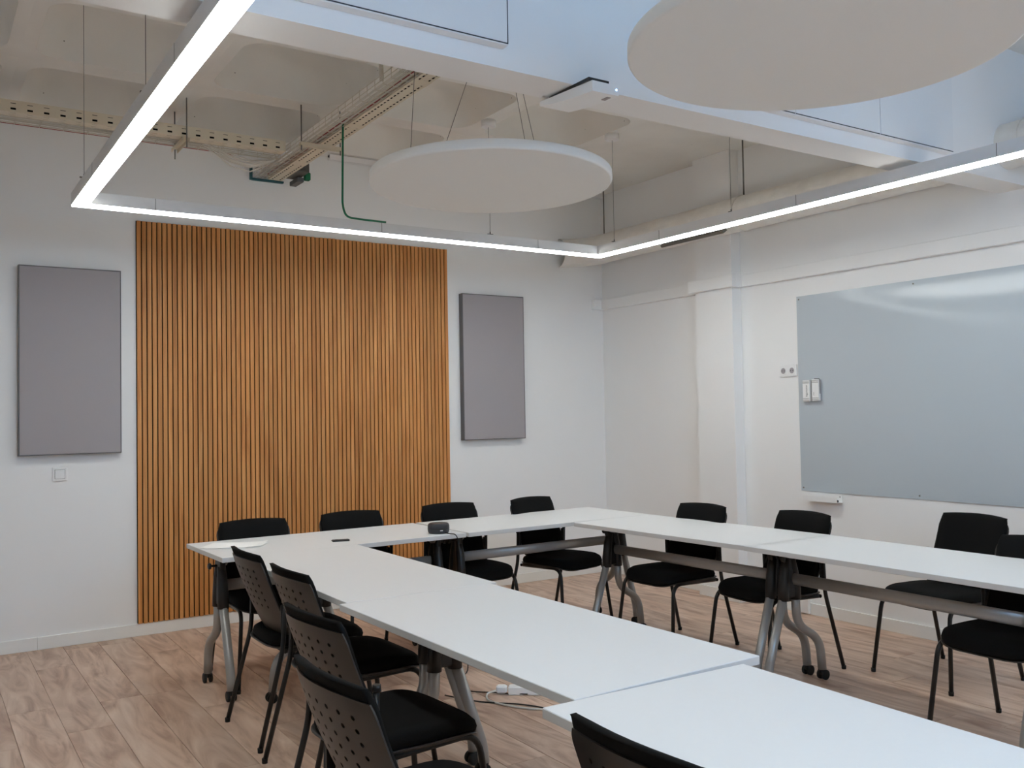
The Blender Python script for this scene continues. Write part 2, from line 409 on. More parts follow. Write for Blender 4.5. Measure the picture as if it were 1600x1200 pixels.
# ------------------------------------------------------------------ round acoustic discs
def disc(c, nrm, label, wires):
    R = Vector((0, 0, 1)).rotation_difference(Vector(nrm).normalized()).to_matrix()
    t = thing('ceiling_disc', label, 'acoustic disc', c, group='round ceiling discs'); o = Vector(c)
    MB().lathe([(.590, 0), (.597, .002), (.600, .008), (.600, .040), (.597, .045), (.59, .047)], 128, o, R).build('disc_body', M['disc'], t, org=o)
    for a, b in wires:
        b = Vector((b[0], b[1], c[2]+.047))
        MB().tube([b, a], .0014, 6).build('suspension_wire', M['wire'], t, org=o)
        MB().tube([b-Vector((0, 0, .004)), b+Vector((0, 0, .012))], .006, 8).build('wire_anchor', M['steel'], t, org=o)
disc((2.404, 3.854, 2.5704), (.0107, .0158, 1), 'white round acoustic disc hanging behind the header, in full view',
     [((2.30, 3.60, 3.42), (2.03, 3.68)), ((2.30, 3.60, 3.42), (2.51, 3.66)), ((2.33, 3.62, 3.42), (2.62, 3.72)), ((1.90, 3.62, 3.42), (1.99, 3.92))])
disc((2.3935, 1.8685, 2.5657), (.0080, -.0087, 1), 'white round acoustic disc nearest the camera, cut off by the photo top',
     [((2.39, 1.87, 3.58), (2.1, 1.6)), ((2.39, 1.87, 3.58), (2.7, 1.6)), ((2.39, 1.87, 3.58), (2.39, 2.25))])

# ------------------------------------------------------------------ wireless unit under the header
ap = thing('wireless_unit', 'white wedge-shaped wireless unit under the header with blue status light', 'access point', (2.12, 2.75, HZ)); o = ap.location
m = MB(); nseg = 10; v = []; f = []
for i in range(nseg+1):
    t = i/nseg; y = 2.604+t*.292; zb = HZ-.052+.022*t*t; xl, xr = 2.066-.030*t, 2.190-.014*t
    v += [(xl, y, zb), (xr, y, zb), (xr, y, HZ-.013), (xl, y, HZ-.013)]
for i in range(nseg):
    a = i*4; b = a+4
    f += [(a, b, b+1, a+1), (a+1, b+1, b+2, a+2), (a+2, b+2, b+3, a+3), (a+3, b+3, b, a)]
f += [(0, 1, 2, 3), (nseg*4+3, nseg*4+2, nseg*4+1, nseg*4)]
m.add(v, f); m.build('body', M['white_plastic'], ap, org=o)
MB().b2(2.056, 2.150, 2.612, 2.86, HZ-.013, HZ-.0005).build('mount_plate', M['black_plastic'], ap, org=o)
MB().tube([(2.178, 2.6045, HZ-.030), (2.178, 2.602, HZ-.030)], .0028, 10).build('status_light', M['blue'], ap, org=o)
MB().b2(2.155, 2.172, 2.63, 2.665, HZ-.0535, HZ-.0505).build('printed_mark', M['fabric'], ap, org=o)

# ------------------------------------------------------------------ cable trays
def perforated(P0, U, V, L, W, rows, slot, pitch, th=.0015, off=0.0):
    """flat sheet with real slots; P0 corner, U along length, V across; rows: list of (v centre, slot half width)"""
    U = Vector(U); V = Vector(V); Nn = U.cross(V).normalized()*th; m = MB(); P0 = Vector(P0)
    def quad(u0, u1, v0, v1):
        if u1-u0 < 1e-5 or v1-v0 < 1e-5: return
        q = [P0+U*u0+V*v0, P0+U*u1+V*v0, P0+U*u1+V*v1, P0+U*u0+V*v1]
        m.add(q+[p+Nn for p in q], [(3, 2, 1, 0), (4, 5, 6, 7), (0, 1, 5, 4), (1, 2, 6, 5), (2, 3, 7, 6), (3, 0, 4, 7)])
    vs = 0.0
    for k, (vc, hw) in enumerate(sorted(rows)):
        quad(0, L, vs, vc-hw); u = 0.0; c = pitch*.5 + (pitch*.5*off if k % 2 else 0)
        while c+slot/2 < L:
            quad(u, c-slot/2, vc-hw, vc+hw); u = c+slot/2; c += pitch
        quad(u, L, vc-hw, vc+hw); vs = vc+hw
    quad(0, L, vs, W); return m
TZ = 3.164
# tray running out from the back wall towards the header
tb = thing('cable_tray', 'cream perforated cable tray running from the back wall to the header', 'cable tray', (2.21, 4.7, TZ)); o = tb.location
y0, y1 = HB1+.004, WY1-.02; L = y1-y0
perforated((2.16, y0, TZ), (0, 1, 0), (1, 0, 0), L, .10, [(.022, .0055), (.078, .0055)], .026, .042).build('tray_floor', M['tray'], tb, org=o)
perforated((2.16, y0, TZ), (0, 1, 0), (0, 0, 1), L, .055, [(.03, .004)], .012, .042).build('tray_side', M['tray'], tb, org=o)
perforated((2.26, y0, TZ), (0, 1, 0), (0, 0, 1), L, .055, [(.03, .004)], .012, .042).build('tray_side', M['tray'], tb, org=o)
MB().b2(2.158, 2.262, y0, y1, TZ+.055, TZ+.057).build('shade_lid', M['tray'], tb, org=o)  # cover added to keep light out, so the slots look dark
MB().b2(2.166, 2.256, y0, y1, TZ+.006, TZ+.050).build('inner_shade', M['felt'], tb, org=o)  # black block painting the shade inside the tray
for yj in (4.22, 5.06, 6.0):
    MB().b2(2.158, 2.262, yj-.035, yj+.035, TZ-.002, TZ+.0005).build('joint_plate', M['tray'], tb, org=o)
# tray along the back wall
ta = thing('cable_tray', 'cream perforated cable tray along the back wall, upper left', 'cable tray', (.5, 5.8, TZ)); o = ta.location
x0, x1 = WX0+.02, 2.03; L = x1-x0
perforated((x0, 5.77, TZ), (1, 0, 0), (0, 0, 1), L, .066, [(.020, .0058), (.050, .0018)], .028, .084).build('tray_side', M['tray'], ta, org=o)
perforated((x0, 5.77, TZ), (1, 0, 0), (0, 1, 0), L, .08, [(.018, .0035), (.058, .0035)], .03, .084).build('tray_floor', M['tray'], ta, org=o)
perforated((x0, 5.85, TZ), (1, 0, 0), (0, 0, 1), L, .066, [(.03, .0045)], .026, .084).build('tray_side', M['tray'], ta, org=o)
MB().b2(x0, x1, 5.768, 5.852, TZ+.066, TZ+.068).build('shade_lid', M['tray'], ta, org=o)  # added cover, blocks light from above for a dark interior
MB().b2(x0, x1, 5.776, 5.846, TZ+.006, TZ+.060).build('inner_shade', M['felt'], ta, org=o)  # black filler stands in for the shade behind the slots
# wire baskets beside the trays
def basket(name_label, axis, a0, a1, c0, c1, step, par_loc, hgt=.052):
    t = thing('wire_basket', name_label, 'cable tray', par_loc); o = t.location; r = .0024
    def P(a, c, z): return (a, c, z) if axis == 'x' else (c, a, z)
    for c, z in ((c0, TZ+hgt), (c0, TZ+.025), (c0, TZ+.004), ((c0+c1)/2, TZ), (c0*.75+c1*.25, TZ), (c0*.25+c1*.75, TZ), (c1, TZ+.004), (c1, TZ+.03)):
        MB().tube([P(a0, c, z), P(a1, c, z)], r, 5).build('long_wire', M['basket'], t, org=o)
    cm_ = None; a = a0+.04
    while a < a1:
        if cm_ is None: cm_ = MB().tube([P(0, c0, TZ+hgt+.006), P(0, c0, TZ), P(0, c1, TZ), P(0, c1, TZ+hgt+.006)], r, 5).mesh('cross_wire', M['basket'], P(0, o.y if axis == 'x' else o.x, o.z))
        w_ = bpy.data.objects.new('cross_wire', cm_); C.objects.link(w_); w_.parent = t; w_.location = P(a-(o.x if axis == 'x' else o.y), 0, 0); a += step
    return t
basket('cream wire basket of cables beside the tray leading to the header', 'y', HB1+.01, WY1-.03, 2.052, 2.152, .10, (2.10, 4.7, TZ))
basket('cream wire basket of cables beside the back wall tray', 'x', WX0+.05, 2.03, 5.872, 6.0, .13, (.5, 5.94, TZ))
rnd = random.Random(3)
for k in range(7):
    xx = 2.064+.011*k; zz = TZ+.008+.007*(k % 3)
    pts = [(xx+rnd.uniform(-.004, .004), y, zz+rnd.uniform(-.002, .003)) for y in [HB1+.02+(WY1-.05-HB1)*q/12 for q in range(13)]]
    tag(MB().tube(pts, .0042, 6).build('data_cable', M['cab_white']), 'white data cable lying in the wire basket towards the header', 'cable', 'white cables in the basket towards the header')
for k in range(8):
    yy = 5.884+.0125*k; zz = TZ+.008+.006*(k % 3)
    pts = [(x, yy+rnd.uniform(-.004, .004), zz+rnd.uniform(-.003, .003)) for x in [WX0+.1+(1.55-WX0-.1)*q/14 for q in range(15)]]
    s_ = rnd.uniform(.02, .09)
    pts += [(1.72, yy-.01, zz-.03-s_), (1.86, yy+.03, zz-.04-s_), (1.98, yy+.06, zz-.02-s_*.5), (2.06, yy+.12, TZ+.014+.004*(k % 3)), (2.075+.006*k, 6.40, TZ+.03)]
    tag(MB().tube(pts, .0042, 6).build('data_cable', M['cab_white']), 'white data cable sagging from the back wall basket at the tray junction', 'cable', 'white cables in the back wall basket')
pts = [(2.146+.004*math.sin(y*7), y, TZ+.020+.004*math.sin(y*5)) for y in [HB1+.02+q*.25 for q in range(14)]]+[(2.13, 6.42, TZ+.012)]
tag(MB().tube(pts, .0075, 8).build('power_cable', M['cab_red']), 'thick red cable in the basket leading to the header', 'cable')
pts = [(x, 6.008, TZ+.004) for x in (-1.9, -1.0, 0, .8, 1.3, 1.7)]+[(1.80, 6.02, TZ-.004)]
tag(MB().tube(pts, .004, 6).build('power_cable', M['cab_red']), 'thin red cable along the back wall basket', 'cable')
pts = rounded([(2.135, 5.0, TZ+.03), (2.152, 5.106, TZ+.064), (2.155, 5.12, TZ-.05), (2.160, 5.15, 2.70), (2.20, 5.19, 2.642), (2.30, 5.20, 2.640), (2.47, 5.205, 2.640)], .05, 6)
tag(MB().tube(pts, .0065, 8).build('power_cable', M['cab_green']), 'green cable hanging from the tray down to the linear light', 'cable')
tag(MB().tube(rounded([(2.03, 4.20, 3.40), (2.03, 4.20, 3.27), (2.055, 4.20, TZ+.06)], .03, 4), .0045, 6).build('data_cable', M['cab_white']), 'short white cable dropping from slab into the basket', 'cable')
tag(MB().tube(rounded([(2.075, 4.40, TZ+.045), (2.08, 4.42, TZ+.175), (2.24, 4.42, TZ+.18), (2.70, 4.35, TZ+.18)], .05, 6), .013, 8).build('conduit_pipe', M['basket']), 'bent cream conduit pipe above the basket near the header', 'conduit')
# brackets: crossbar with rod, and the slanted one on the wall tray
br = thing('tray_bracket', 'cream crossbar on a threaded rod carrying the tray and basket', 'bracket', (2.17, 5.52, TZ)); o = br.location
bm = MB(); bm.b2(2.035, 2.32, 5.50, 5.504, TZ-.024, TZ-.002); bm.b2(2.035, 2.32, 5.536, 5.54, TZ-.024, TZ-.002); bm.b2(2.035, 2.32, 5.504, 5.536, TZ-.005, TZ-.002)
bm.build('crossbar', M['tray'], br, org=o)
for xx in (2.045, 2.305): MB().tube([(xx, 5.52, TZ-.05), (xx, 5.52, CZ)], .004, 6).build('threaded_rod', M['steel'], br, org=o)
br = thing('tray_bracket', 'cream bracket and rod under the back wall tray beside the left light run', 'bracket', (1.40, 5.90, TZ)); o = br.location
bm = MB(); bm.b2(1.380, 1.384, 5.75, 6.06, TZ-.026, TZ-.002); bm.b2(1.416, 1.420, 5.75, 6.06, TZ-.026, TZ-.002); bm.b2(1.384, 1.416, 5.75, 6.06, TZ-.006, TZ-.002)
bm.build('crossbar', M['tray'], br, org=o)
for yy in (5.745, 6.05): MB().tube([(1.40, yy, TZ-.07), (1.40, yy, CZ)], .004, 6).build('threaded_rod', M['steel'], br, org=o)
# wall sleeve where the trays pass through the wall
wsv = MB(); wsv.b2(2.03, 2.045, WY1-.03, WY1-.001, TZ-.014, TZ+.075); wsv.b2(2.045, 2.275, WY1-.03, WY1-.001, TZ-.016, TZ-.003)
tag(wsv.build('wall_sleeve', M['teal']), 'teal firestop sleeve round the tray end at the back wall', 'sleeve')
cl = thing('rail_clamp', 'grey rail clamp with small green plug beside the tray end', 'clamp', (2.42, 6.30, 3.16)); o = cl.location
MB().b2(2.2616, 2.345, 6.18, 6.42, TZ-.004, TZ+.004).b2(2.341, 2.345, 6.18, 6.42, TZ+.004, TZ+.06).build('angle', M['steel'], cl, org=o)
MB().b2(2.35, 2.39, 6.27, 6.31, 3.13, 3.185, ch=.004).build('green_plug', M['cab_green'], cl, org=o)
MB().b2(2.30, 2.35, 6.30, 6.46, 3.118, 3.15, ch=.003).build('connector', M['panel_frame'], cl, org=o)
st = thing('strut_rail', 'steel strut rail under the slab along the back wall behind the disc', 'rail', (3.9, 6.45, 3.35)); o = st.location
bm = MB(); bm.b2(2.60, 5.19, 6.43, 6.436, 3.35, 3.391); bm.b2(2.60, 5.19, 6.464, 6.47, 3.35, 3.391); bm.b2(2.60, 5.19, 6.436, 6.464, 3.386, 3.391)
bm.build('channel', M['wframe'], st, org=o)
MB().b2(2.60, 5.19, 6.4365, 6.4635, 3.372, 3.3855).build('dark_slot', M['darkgap'], st, org=o)

# ------------------------------------------------------------------ foil duct by the right wall
DX, DZ, DR = 5.015, 2.846, .124
du = thing('foil_duct', 'crinkled foil ventilation duct running along the right wall under the slab', 'duct', (DX, 3.0, DZ-DR)); o = du.location
rn = random.Random(11); nn = 40; v = []; f = []; ys = []
y = WY0+.02
while y < WY1-.30: ys.append(y); y += rn.uniform(.022, .05)
path = [(DX, y, DZ) for y in ys]
for k in range(1, 9):
    a = math.radians(11*k); path.append((DX-.26*(1-math.cos(a)), ys[-1]+.30*math.sin(a), DZ-.012*k/8))
prev = [0]*nn
for i, p in enumerate(path):
    seam = (i % 17 == 0)
    row = [.6*q+.4*rn.uniform(-1, 1) for q in prev]; prev = row
    tdir = (Vector(path[min(i+1, len(path)-1)])-Vector(path[max(i-1, 0)])).normalized(); sd = tdir.cross(Vector((0, 0, 1))).normalized()
    for k in range(nn):
        a = 2*math.pi*k/nn; rr = DR*(.965 if seam else 1)+.0042*(row[k]+row[(k+1) % nn])
        v.append(tuple(Vector(p)+sd*math.cos(a)*rr+Vector((0, 0, math.sin(a)*rr))))
for i in range(len(path)-1):
    for k in range(nn): f.append((i*nn+k, i*nn+(k+1) % nn, (i+1)*nn+(k+1) % nn, (i+1)*nn+k))
MB().add(v, f, True).build('foil_skin', M['foil'], du, org=o)
for yb in (2.58, 4.60): MB().tube([(DX+(DR+.006)*math.cos(a), yb, DZ+(DR+.006)*math.sin(a)) for a in [2*math.pi*k/28 for k in range(29)]], .0035, 6, caps=False).build('strap', M['foil'], du, org=o)
for yr, zb in ((4.60, DZ+DR), (6.20, DZ+DR)):
    MB().tube([(DX, yr, zb), (DX, yr, CZ-.001)], .0055, 8).build('hanger_rod', M['steel'], du, org=o)
    MB().lathe([(.016, CZ-.012), (.02, CZ-.004), (.02, CZ-.001)], 12, (DX, yr, 0)).build('rod_nut', M['steel'], du, org=o)
gx, gz = DX-.075, DZ-.106
R45 = Matrix.Rotation(math.radians(-35), 3, 'Y')
MB().box((gx, 5.04, gz), (.075, .66, .02), R=R45).build('slot_grille', M['steel'], du, org=o)
for d in (-.018, .018):
    c = Vector((gx, 5.04, gz))+R45 @ Vector((d, 0, -.0095)); MB().box(c, (.014, .64, .005), R=R45).build('grille_slot', M['ink'], du, org=o)

# ------------------------------------------------------------------ whiteboard, its accessories, switches
wbY0, wbY1, wbZ0, wbZ1 = 2.25, 4.350, .857, 2.225
wb = thing('whiteboard', 'large frameless pale blue-white whiteboard screwed to the right wall', 'whiteboard', (WX1, (wbY0+wbY1)/2, wbZ0)); o = wb.location
nu, nv = 44, 60; v = []; f = []
def bow(y, z):
    s = (wbY1-y); t = (z-wbZ0)/(wbZ1-wbZ0)
    g_ = max(0.0, min(1.0, (s-.25)/1.15)); g_ = g_*g_*(3-2*g_); sd = wbZ1-z; lam = .055+.105*g_
    return .0045 + .003*math.sin(s/.90*math.pi)**2*(1-t)**3 + .026*g_*(1-math.exp(-(sd/lam)**2))*min(1, t*1.6) + .002*math.sin(t*math.pi)
for side in (0, 1):
    for j in range(nv+1):
        for i in range(nu+1):
            y = wbY1+(wbY0-wbY1)*i/nu; z = wbZ0+(wbZ1-wbZ0)*j/nv; v.append((WX1-bow(y, z)+side*.003, y, z))
K = (nu+1)*(nv+1)
for j in range(nv):
    for i in range(nu):
        a = j*(nu+1)+i; f.append((a, a+1, a+nu+2, a+nu+1)); f.append((K+a+nu+1, K+a+nu+2, K+a+1, K+a))
bd = MB().add(v, f, True)
e = []
for i in range(nu): e += [(i+1, i, K+i, K+i+1), (nv*(nu+1)+i, nv*(nu+1)+i+1, K+nv*(nu+1)+i+1, K+nv*(nu+1)+i)]
for j in range(nv): e += [(j*(nu+1), (j+1)*(nu+1), K+(j+1)*(nu+1), K+j*(nu+1)), ((j+1)*(nu+1)+nu, j*(nu+1)+nu, K+j*(nu+1)+nu, K+(j+1)*(nu+1)+nu)]
for q in e: bd.add([v[k] for k in q], [(0, 1, 2, 3)])
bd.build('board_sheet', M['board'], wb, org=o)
for yy in (wbY1-.02, 3.44, 2.5):
    for zz in (wbZ0+.022, wbZ1-.022):
        MB().tube([(WX1-bow(yy, zz)+.001, yy, zz), (WX1-bow(yy, zz)-.0025, yy, zz)], .0055, 10).build('screw', M['steel'], wb, org=o)
def eraser(yc, z0, z1, label, text, magnet):
    x1 = WX1-bow(yc, (z0+z1)/2)-.001; t = thing('board_eraser', label, 'eraser', (x1-.016, yc, z0), group='whiteboard erasers'); o = t.location
    MB().b2(x1-.030, x1-.007, yc-.029, yc+.029, z0, z1, ch=.003).build('grip', M['white_plastic'], t, org=o)
    MB().b2(x1-.007, x1, yc-.026, yc+.026, z0+.004, z1-.004).build('felt_pad', M['fabric'], t, org=o)
    for q in (z0+.008, z0+.015, z0+.022, z1-.008, z1-.015, z1-.022): MB().b2(x1-.0306, x1-.0298, yc-.028, yc+.028, q-.001, q+.001).build('groove', M['panel_frame'], t, org=o)
    cu = bpy.data.curves.new('print', 'FONT'); cu.body = text[0]; cu.size = text[1]; cu.align_x = 'CENTER'; cu.align_y = 'CENTER'; cu.extrude = .0001; cu.materials.append(M['ink'])
    tmp = bpy.data.objects.new('tmp', cu); C.objects.link(tmp); bpy.context.view_layer.update()
    pm = bpy.data.meshes.new_from_object(tmp.evaluated_get(bpy.context.evaluated_depsgraph_get())); bpy.data.objects.remove(tmp)
    p = bpy.data.objects.new('print', pm); C.objects.link(p); p.parent = t
    # text reads upwards along z on the face that looks into the room (-x)
    p.matrix_local = Matrix(((0, 0, -1, x1-.0306-o.x), (0, -1, 0, text[2]), (-1, 0, 0, (z0+z1)/2-o.z+text[3]), (0, 0, 0, 1))) if text[4] else Matrix(((0, 0, -1, x1-.0306-o.x), (0, 1, 0, text[2]), (1, 0, 0, (z0+z1)/2-o.z+text[3]), (0, 0, 0, 1)))
    if magnet: MB().tube(rounded([(x1-.02, yc+.012, z1+.004), (x1-.02, yc-.033, z1+.004), (x1-.02, yc-.033, z0+.05)], .01, 4), .0022, 6).build('wire_clip', M['panel_frame'], t, org=o)
eraser(4.262, 1.482, 1.630, 'white board eraser with black lettering, left of the pair', ('legamaster', .019, -.006, 0, False), False)
eraser(4.184, 1.484, 1.634, 'white board eraser with a dark wire clip, right of the pair', ('eraser', .010, .012, -.025, False), True)
pt = thing('pen_tray', 'small white pen tray under the lower left corner of the whiteboard', 'tray', (WX1-.035, 4.15, .795)); o = pt.location
bm = MB(); bm.b2(WX1-.062, WX1-.001, 4.012, 4.290, .795, .798); bm.b2(WX1-.062, WX1-.059, 4.012, 4.290, .798, .832); bm.b2(WX1-.004, WX1-.001, 4.012, 4.290, .798, .845)
bm.build('tray_body', M['white_plastic'], pt, org=o)
MB().tube([(WX1-.006, 4.03, .832), (WX1-.002, 4.03, .832)], .004, 8).build('screw', M['steel'], pt, org=o)
mk = thing('marker_pen', 'black capped marker lying in the small pen tray', 'marker', (WX1-.05, 4.09, .799)); o = mk.location
MB().tube([(WX1-.050, 4.16, .8065), (WX1-.050, 4.055, .8065)], .0075, 12).build('barrel', M['white_plastic'], mk, org=o)
MB().tube([(WX1-.050, 4.055, .8065), (WX1-.050, 4.012, .8065)], .008, 12).build('cap', M['ink'], mk, org=o)
so = thing('wall_socket', 'white double wall socket beside the whiteboard', 'socket', (WX1, 4.439, 1.662)); o = so.location
MB().b2(WX1-.010, WX1-.0005, 4.362, 4.516, 1.662, 1.748, ch=.003).build('frame', M['white_plastic'], so, org=o)
RX = Matrix.Rotation(math.radians(-90), 3, 'Y')
for yc in (4.4005, 4.4775):
    i_ = MB().b2(WX1-.0125, WX1-.009, yc-.028, yc+.028, 1.677, 1.733, ch=.001).build('insert', M['white_plastic'], so, org=o)
    MB().lathe([(.0195, .0), (.0205, .0006), (.0195, .001)], 24, (WX1-.0125, yc, 1.705), RX).build('well', M['fabric'], i_, org=o)
    for dy in (-.0095, .0095): MB().tube([(WX1-.0128, yc+dy, 1.705), (WX1-.0142, yc+dy, 1.705)], .0032, 8).build('pin_hole', M['ink'], i_, org=o)
sw = thing('light_switch', 'white rocker light switch on the back wall below the left grey panel', 'switch', (.790, WY1, 1.053)); o = sw.location
MB().b2(.747, .833, WY1-.010, WY1-.0005, 1.053, 1.139, ch=.003).build('frame', M['white_plastic'], sw, org=o)
MB().b2(.7605, .8195, WY1-.0105, WY1-.009, 1.0665, 1.1255).build('shadow_gap', M['panel_frame'], sw, org=o)
MB().b2(.762, .818, WY1-.0145, WY1-.010, 1.068, 1.124, ch=.0015).build('rocker', M['white_plastic'], sw, org=o)
fs = MB(); fs.b2(WX1-.040, WX1-BT-.0005, 4.29, 4.40, .076-.070, .118, ch=.004)
tag(fs.build('cable_outlet', M['white_plastic']), 'small white cable outlet box on the right baseboard under the whiteboard', 'outlet')

# ------------------------------------------------------------------ folding tables
TL, TD, TH, TT = 1.42, .66, .741, .025
def make_table(label):
    t = thing('folding_table', label, 'table', group='white folding tables in a U')
    m = MB(); m.box((0, 0, TH-TT/2), (TL, TD, TT), ch=.0015); top = m.build('table_top', M['laminate'], t)
    eb = MB()
    for sx in (-1, 1): eb.b2(sx*TL/2-.0006, sx*TL/2+.0006, -TD/2+.002, TD/2-.002, TH-TT+.002, TH-.002)
    for sy in (-1, 1): eb.b2(-TL/2+.002, TL/2-.002, sy*TD/2-.0006, sy*TD/2+.0006, TH-TT+.002, TH-.002)
    eb.build('edge_band', M['edge'], top)
    yc = -.075
    for sx in (-1, 1):
        x = sx*(TL/2-.065)
        # black sleeve: two tapering sockets side by side under a head
        s = MB()
        for dy in (-1, 1):
            s.tube([(x, yc+dy*.046, .448), (x, yc+dy*.045, .50), (x, yc+dy*.032, .60), (x, yc+dy*.018, .66)], [.0290, .0285, .026, .022], 16)
        s.box((x, yc, .535), (.034, .080, .15), ch=.006); s.box((x, yc, .63), (.030, .050, .07), ch=.006)
        s.build('sleeve', M['black_plastic'], t)
        h = MB(); h.lathe([(.046, -.014), (.05, -.011), (.05, .011), (.046, .014)], 24, (x, yc, .668), Matrix.Rotation(math.radians(90), 3, 'Y')); h.box((x-sx*.0, yc+.0, TH-TT-.006), (.06, .16, .012), ch=.002)
        h.build('tilt_head', M['black_plastic'], t)
        hp = MB(); n = 14; v = [(x-sx*.021, yc+.062*math.cos(a), TH-TT-.001-.052*math.sin(a)) for a in [math.pi*k/n for k in range(n+1)]]
        v2 = [(x-sx*.025, q[1], q[2]) for q in v]; K2 = len(v)
        fc = [tuple(range(K2)), tuple(reversed(range(K2, 2*K2)))]+[(k, (k+1) % K2, K2+(k+1) % K2, K2+k) for k in range(K2)]
        hp.add(v+v2, fc); hp.build('pivot_plate', M['grey_metal'], t)
        kb = MB(); kb.tube([(x+sx*.02, yc-.01, .668), (x+sx*.052, yc-.01, .668)], .006, 8); kb.lathe([(.014, 0), (.017, .004), (.017, .011), (.012, .015)], 16, (x+sx*.052, yc-.01, .668), Matrix.Rotation(math.radians(90*sx), 3, 'Y'))
        kb.build('lock_knob', M['black_plastic'], t)
        S = rounded([(x, yc+.046, .47), (x, yc+.050, .315), (x, yc+.225, .215), (x, yc+.240, .055)], .085, 7)
        MB().tube(S, .0225, 14).build('curved_leg', M['grey_metal'], t)
        G = rounded([(x, yc-.046, .47), (x, yc-.165, .125), (x, yc-.172, .055)], .05, 5)
        MB().tube(G, .0225, 14).build('straight_leg', M['grey_metal'], t)
        for yy in (yc+.240, yc-.172):
            c_ = MB(); c_.tube([(x, yy, .062), (x, yy, .046)], .020, 12); c_.box((x, yy, .040), (.014, .034, .022), ch=.003)
            ca = c_.build('caster', M['black_plastic'], t)
            RY = Matrix.Rotation(math.radians(90), 3, 'Y')
            for dx in (-.016, .016):
                MB().lathe([(.018, -.008), (.0262, -.006), (.0265, .0), (.0262, .006), (.018, .008)], 20, (x+dx, yy+.006, .0265), RY).build('wheel', M['rubber'], ca)
    MB().tube([(-TL/2+.10, yc, .560), (TL/2-.10, yc, .560)], .026, 16, squash=(1.15, .62)).build('crossbeam', M['grey_metal'], t)
    return t
D2 = math.radians
tables = [
    ((1.998, 5.005, 0), D2(1.2), 'white folding table with papers on it, left end of the far row'),
    ((3.440, 5.030, 0), D2(0.8), 'white folding table in the far row nearest the room corner'),
    ((1.690, 3.958, 0), D2(90), 'white folding table in the left wing abutting the far row'),
    ((1.668, 2.532, 0), D2(90.8), 'white folding table in the left wing, in the photo centre'),
    ((1.562, 1.095, 0), D2(88.6), 'white folding table nearest the camera, cut by the photo bottom edge'),
    ((3.855, 3.985, 0), D2(-90+2.5), 'white folding table in the right wing abutting the far row'),
    ((3.872, 2.602, 0), D2(-90-.5), 'white folding table in the right wing, cut by the right photo edge'),
]
t0 = make_table(tables[0][2]); t0.location = tables[0][0]; t0.rotation_euler = (0, 0, tables[0][1])
for l_, r, lb in tables[1:]: dup(t0, l_, r, lb)

